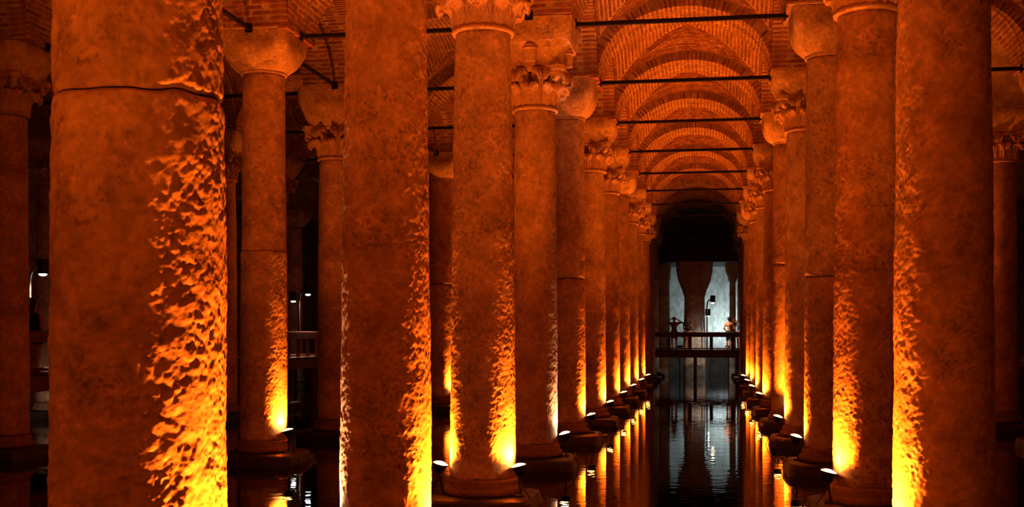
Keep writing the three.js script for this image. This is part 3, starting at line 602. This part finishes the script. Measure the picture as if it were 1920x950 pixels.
const cap = (b) => { const [ax, ay, az, ra, bx, by, bz, rb] = b, dx = bx - ax, dy = by - ay, dz = bz - az, L = dx * dx + dy * dy + dz * dz || 1e-9; return (x, y, z) => { const t = clamp(((x - ax) * dx + (y - ay) * dy + (z - az) * dz) / L, 0, 1); return Math.hypot(x - ax - t * dx, y - ay - t * dy, z - az - t * dz) - (ra + (rb - ra) * t); }; };
const union = (bones, k, grow = 0) => { const fs = bones.map(cap); return (x, y, z) => { let d = 9; for (const f of fs) { const e = f(x, y, z) - grow, h = clamp(0.5 + 0.5 * (d - e) / k, 0, 1); d = d + (e - d) * h - k * h * (1 - h); } return d; }; };
// head with face, chin at y 0, facing +z
const HEAD = sdfGeo(union([[0, 0.13, -0.015, 0.088, 0, 0.15, -0.02, 0.09], [0, 0.05, 0.015, 0.058, 0, 0.09, 0.01, 0.07], [0, 0.025, 0.04, 0.025, 0, 0.03, 0.045, 0.025], [0, 0.115, 0.075, 0.01, 0, 0.082, 0.096, 0.013], [-0.016, 0.05, 0.072, 0.008, 0.016, 0.05, 0.072, 0.008], [-0.035, 0.132, 0.064, 0.012, 0.035, 0.132, 0.064, 0.012], [-0.082, 0.12, -0.01, 0.012, -0.082, 0.09, -0.005, 0.01], [0.082, 0.12, -0.01, 0.012, 0.082, 0.09, -0.005, 0.01], [0, -0.08, -0.03, 0.056, 0, 0.05, -0.02, 0.052]], 0.012), [-0.13, -0.1, -0.15], [0.13, 0.27, 0.15], 56);
// right hand hanging along -y, palm to -x, thumb forward (+z)
const HAND = sdfGeo(union([[0, 0, 0, 0.026, 0, -0.03, 0, 0.026], [0, -0.03, -0.024, 0.014, 0, -0.08, -0.03, 0.013], [0, -0.03, 0, 0.016, 0, -0.085, -0.002, 0.014], [0, -0.03, 0.022, 0.015, 0, -0.08, 0.028, 0.013],
  [0, -0.085, 0.03, 0.009, -0.012, -0.125, 0.032, 0.0085], [-0.012, -0.125, 0.032, 0.0085, -0.032, -0.148, 0.031, 0.0075], [0, -0.09, 0.01, 0.0095, -0.014, -0.135, 0.011, 0.009], [-0.014, -0.135, 0.011, 0.009, -0.036, -0.16, 0.011, 0.0078],
  [0, -0.088, -0.011, 0.009, -0.014, -0.13, -0.011, 0.0085], [-0.014, -0.13, -0.011, 0.0085, -0.036, -0.152, -0.011, 0.0075], [0, -0.082, -0.031, 0.008, -0.012, -0.115, -0.033, 0.0075], [-0.012, -0.115, -0.033, 0.0075, -0.03, -0.132, -0.033, 0.0068],
  [-0.004, -0.02, 0.026, 0.013, -0.014, -0.058, 0.052, 0.011], [-0.014, -0.058, 0.052, 0.011, -0.026, -0.088, 0.056, 0.009]], 0.006), [-0.1, -0.18, -0.09], [0.1, 0.04, 0.09], 64);
function person(label, pos, turn, o) {
  const t = thing('person', label, 'person', pos), J = o.joints, G = o.groups;
  const body = [], two = (f) => { f(-1); f(1); };
  const torso = [[-0.065, 0.93, 0, 0.105, 0.065, 0.93, 0, 0.105], [0, 0.95, 0, 0.125, 0, 1.13, 0.005, 0.108], [0, 1.13, 0.005, 0.108, 0, 1.3, 0, 0.12], [-0.08, 1.3, 0, 0.105, 0.08, 1.3, 0, 0.105], [-0.15, 1.385, -0.005, 0.055, 0.15, 1.385, -0.005, 0.055], [0, 1.38, -0.01, 0.065, 0, 1.5, 0, 0.05]];
  const st = o.stance || 0.09, legs = [], arms = [], feet = [];
  two((s) => { const kx = s * (st + 0.005), f = o.step ? s * o.step : 0;
    legs.push([s * 0.085, 0.88, 0, 0.092, kx, 0.49, 0.015 + f * 0.6, 0.058], [kx, 0.49, 0.015 + f * 0.6, 0.056, kx + s * 0.005, 0.32, -0.01 + f * 0.8, 0.054], [kx + s * 0.005, 0.32, -0.01 + f * 0.8, 0.054, s * st, 0.09, -0.02 + f, 0.036]);
    feet.push([s * st, 0.06, -0.03 + f, 0.038, s * (st + 0.03), 0.035, 0.13 + f, 0.033]); });
  const [el, wl, er, wr] = o.arms; [[-1, el, wl], [1, er, wr]].forEach(([s, e, w]) => arms.push([s * 0.175, 1.375, 0, 0.052, ...e, 0.042], [...e, 0.041, ...w, 0.028]));
  const all = [...torso, ...legs, ...arms, ...feet];
  const parts = [sdfGeo(union(all, 0.03), [-0.6, -0.02, -0.45], [0.6, 1.85, 0.45], o.fine || 80)];
  const head = HEAD.clone(); head.rotateY(o.look || 0); head.rotateX(o.nod || 0); head.translate(0, 1.475, 0.012); parts.push(head);
  [[-1, el, wl], [1, er, wr]].forEach(([s, e, w]) => { const h = HAND.clone(); if (s < 0) { h.scale(-1, 1, 1); const ix = h.index.array; for (let i = 0; i < ix.length; i += 3) { const q = ix[i]; ix[i] = ix[i + 1]; ix[i + 1] = q; } h.computeVertexNormals(); }
    const d = V(w[0] - e[0], w[1] - e[1], w[2] - e[2]).normalize(); h.applyQuaternion(new THREE.Quaternion().setFromUnitVectors(V(0, -1, 0), d)); h.translate(...w); parts.push(h); });
  const skin = new THREE.MeshStandardMaterial({ color: o.skin || 0xc68a66, roughness: 0.6 });
  const flat = parts.map((g) => { const q = g.toNonIndexed(); q.deleteAttribute('uv'); return q; });
  const b = mesh('body', mergeVertices(mergeGeometries(flat), 1e-5), skin, t);
  const cloth = (name, bones, grow, lo, hi, color, k = 0.04) => { const u = union(bones, k, grow); const q = mesh(name, sdfGeo((x, y, z) => Math.max(u(x, y, z), lo - y, y - hi), [-0.5, lo - 0.05, -0.4], [0.5, hi + 0.05, 0.4], 56), new THREE.MeshStandardMaterial({ color, roughness: 0.9 }), t); return q; };
  for (const [name, which, grow, lo, hi, color] of o.clothes) {
    const bones = which === 'torso' ? torso : which === 'shirt' ? [...torso, arms[0].slice(0, 4).concat(mixv(arms[0], 0.55)), arms[2].slice(0, 4).concat(mixv(arms[2], 0.55))] : which === 'legs' ? [...torso.slice(0, 2), ...legs] : which === 'skirt' ? [...torso.slice(0, 2), [-0.07, 0.9, 0, 0.13, -0.11, lo, 0, 0.14], [0.07, 0.9, 0, 0.13, 0.11, lo, 0, 0.14]] : [...torso, [-0.07, 0.9, 0, 0.12, -0.1, lo, 0, 0.13], [0.07, 0.9, 0, 0.12, 0.1, lo, 0, 0.13]];
    cloth(name, bones, grow, lo, hi, color);
  }
  cloth('shoes', feet, 0.012, -0.005, 0.075, o.shoe || 0x1a1512, 0.02);
  const hb = o.hair === 'long' ? [[0, 1.62, -0.035, 0.1, 0, 1.6, -0.05, 0.098], [0, 1.6, -0.06, 0.085, 0, 1.34, -0.1, 0.075]] : [[0, 1.625, -0.03, 0.098, 0, 1.61, -0.045, 0.094]];
  const hu = union(hb, 0.03); mesh('hair', sdfGeo((x, y, z) => Math.max(hu(x, y, z), z - 0.045 - Math.max(0, y - 1.64) * 0.6), [-0.18, 1.2, -0.22], [0.18, 1.78, 0.14], 56), new THREE.MeshStandardMaterial({ color: o.hairColor || 0x120c08, roughness: 0.7 }), t);
  t.rotation.y = turn; t.scale.setScalar(o.size || 1); return t;
}
const mixv = (b, t) => [b[0] + (b[4] - b[0]) * t, b[1] + (b[5] - b[1]) * t, b[2] + (b[6] - b[2]) * t, b[7]];
const HANG = [[-0.23, 1.1, -0.02], [-0.22, 0.86, 0.06], [0.23, 1.1, -0.02], [0.22, 0.86, 0.06]];
person('woman with long dark hair in a short dark dress standing behind the left railing', [-15.35, DECK, -24.95], Math.PI * 0.93, { arms: [[-0.22, 1.12, 0.03], [-0.12, 0.98, 0.2], [0.26, 1.14, 0.0], [0.14, 1.02, 0.2]], stance: 0.12, hair: 'long', fine: 96, size: 0.985, clothes: [['dress', 'dress', 0.016, 0.62, 1.36, 0x0c0a0c]] });
person('person in a red top with both arms raised to the head on the crossing walkway', [-1.7, DECK, -62.75], 0.1, { arms: [[-0.42, 1.42, 0.05], [-0.14, 1.62, 0.08], [0.42, 1.42, 0.05], [0.14, 1.6, 0.08]], stance: 0.1, clothes: [['shirt', 'shirt', 0.016, 0.96, 1.455, 0x8a1a12], ['shorts', 'legs', 0.018, 0.56, 1.0, 0x9a3412]], hairColor: 0x3a2010 });
person('dark-haired person in a black top and tan skirt, hands before the chest, on the walkway', [-1.02, DECK, -62.7], 0.5, { arms: [[-0.22, 1.12, 0.06], [-0.1, 1.2, 0.28], [0.26, 1.12, 0.08], [0.12, 1.24, 0.3]], clothes: [['top', 'shirt', 0.016, 0.93, 1.455, 0x0d0b10], ['skirt', 'skirt', 0.012, 0.6, 1.02, 0xb06a34]], hair: 'long' });
person('bare-backed person in dark shorts seen from behind on the crossing walkway', [1.17, DECK, -62.75], Math.PI * 0.95, { arms: [[-0.27, 1.12, 0.0], [-0.16, 0.95, 0.18], [0.27, 1.12, 0.0], [0.16, 0.95, 0.18]], skin: 0xd49468, clothes: [['shorts', 'legs', 0.018, 0.5, 1.0, 0x1c2a30]], hairColor: 0x3c2412 });
person('person in a blue-grey top and pink shorts raising hands to the face on the walkway', [1.68, DECK, -62.75], -0.9, { arms: [[-0.32, 1.22, 0.16], [-0.1, 1.5, 0.26], [0.3, 1.24, 0.16], [0.1, 1.5, 0.26]], skin: 0xd49468, clothes: [['top', 'shirt', 0.016, 0.96, 1.455, 0x6f8aa0], ['shorts', 'legs', 0.018, 0.6, 1.0, 0xc98a78]], hairColor: 0x3a2412 });

renderer.render(scene, camera);
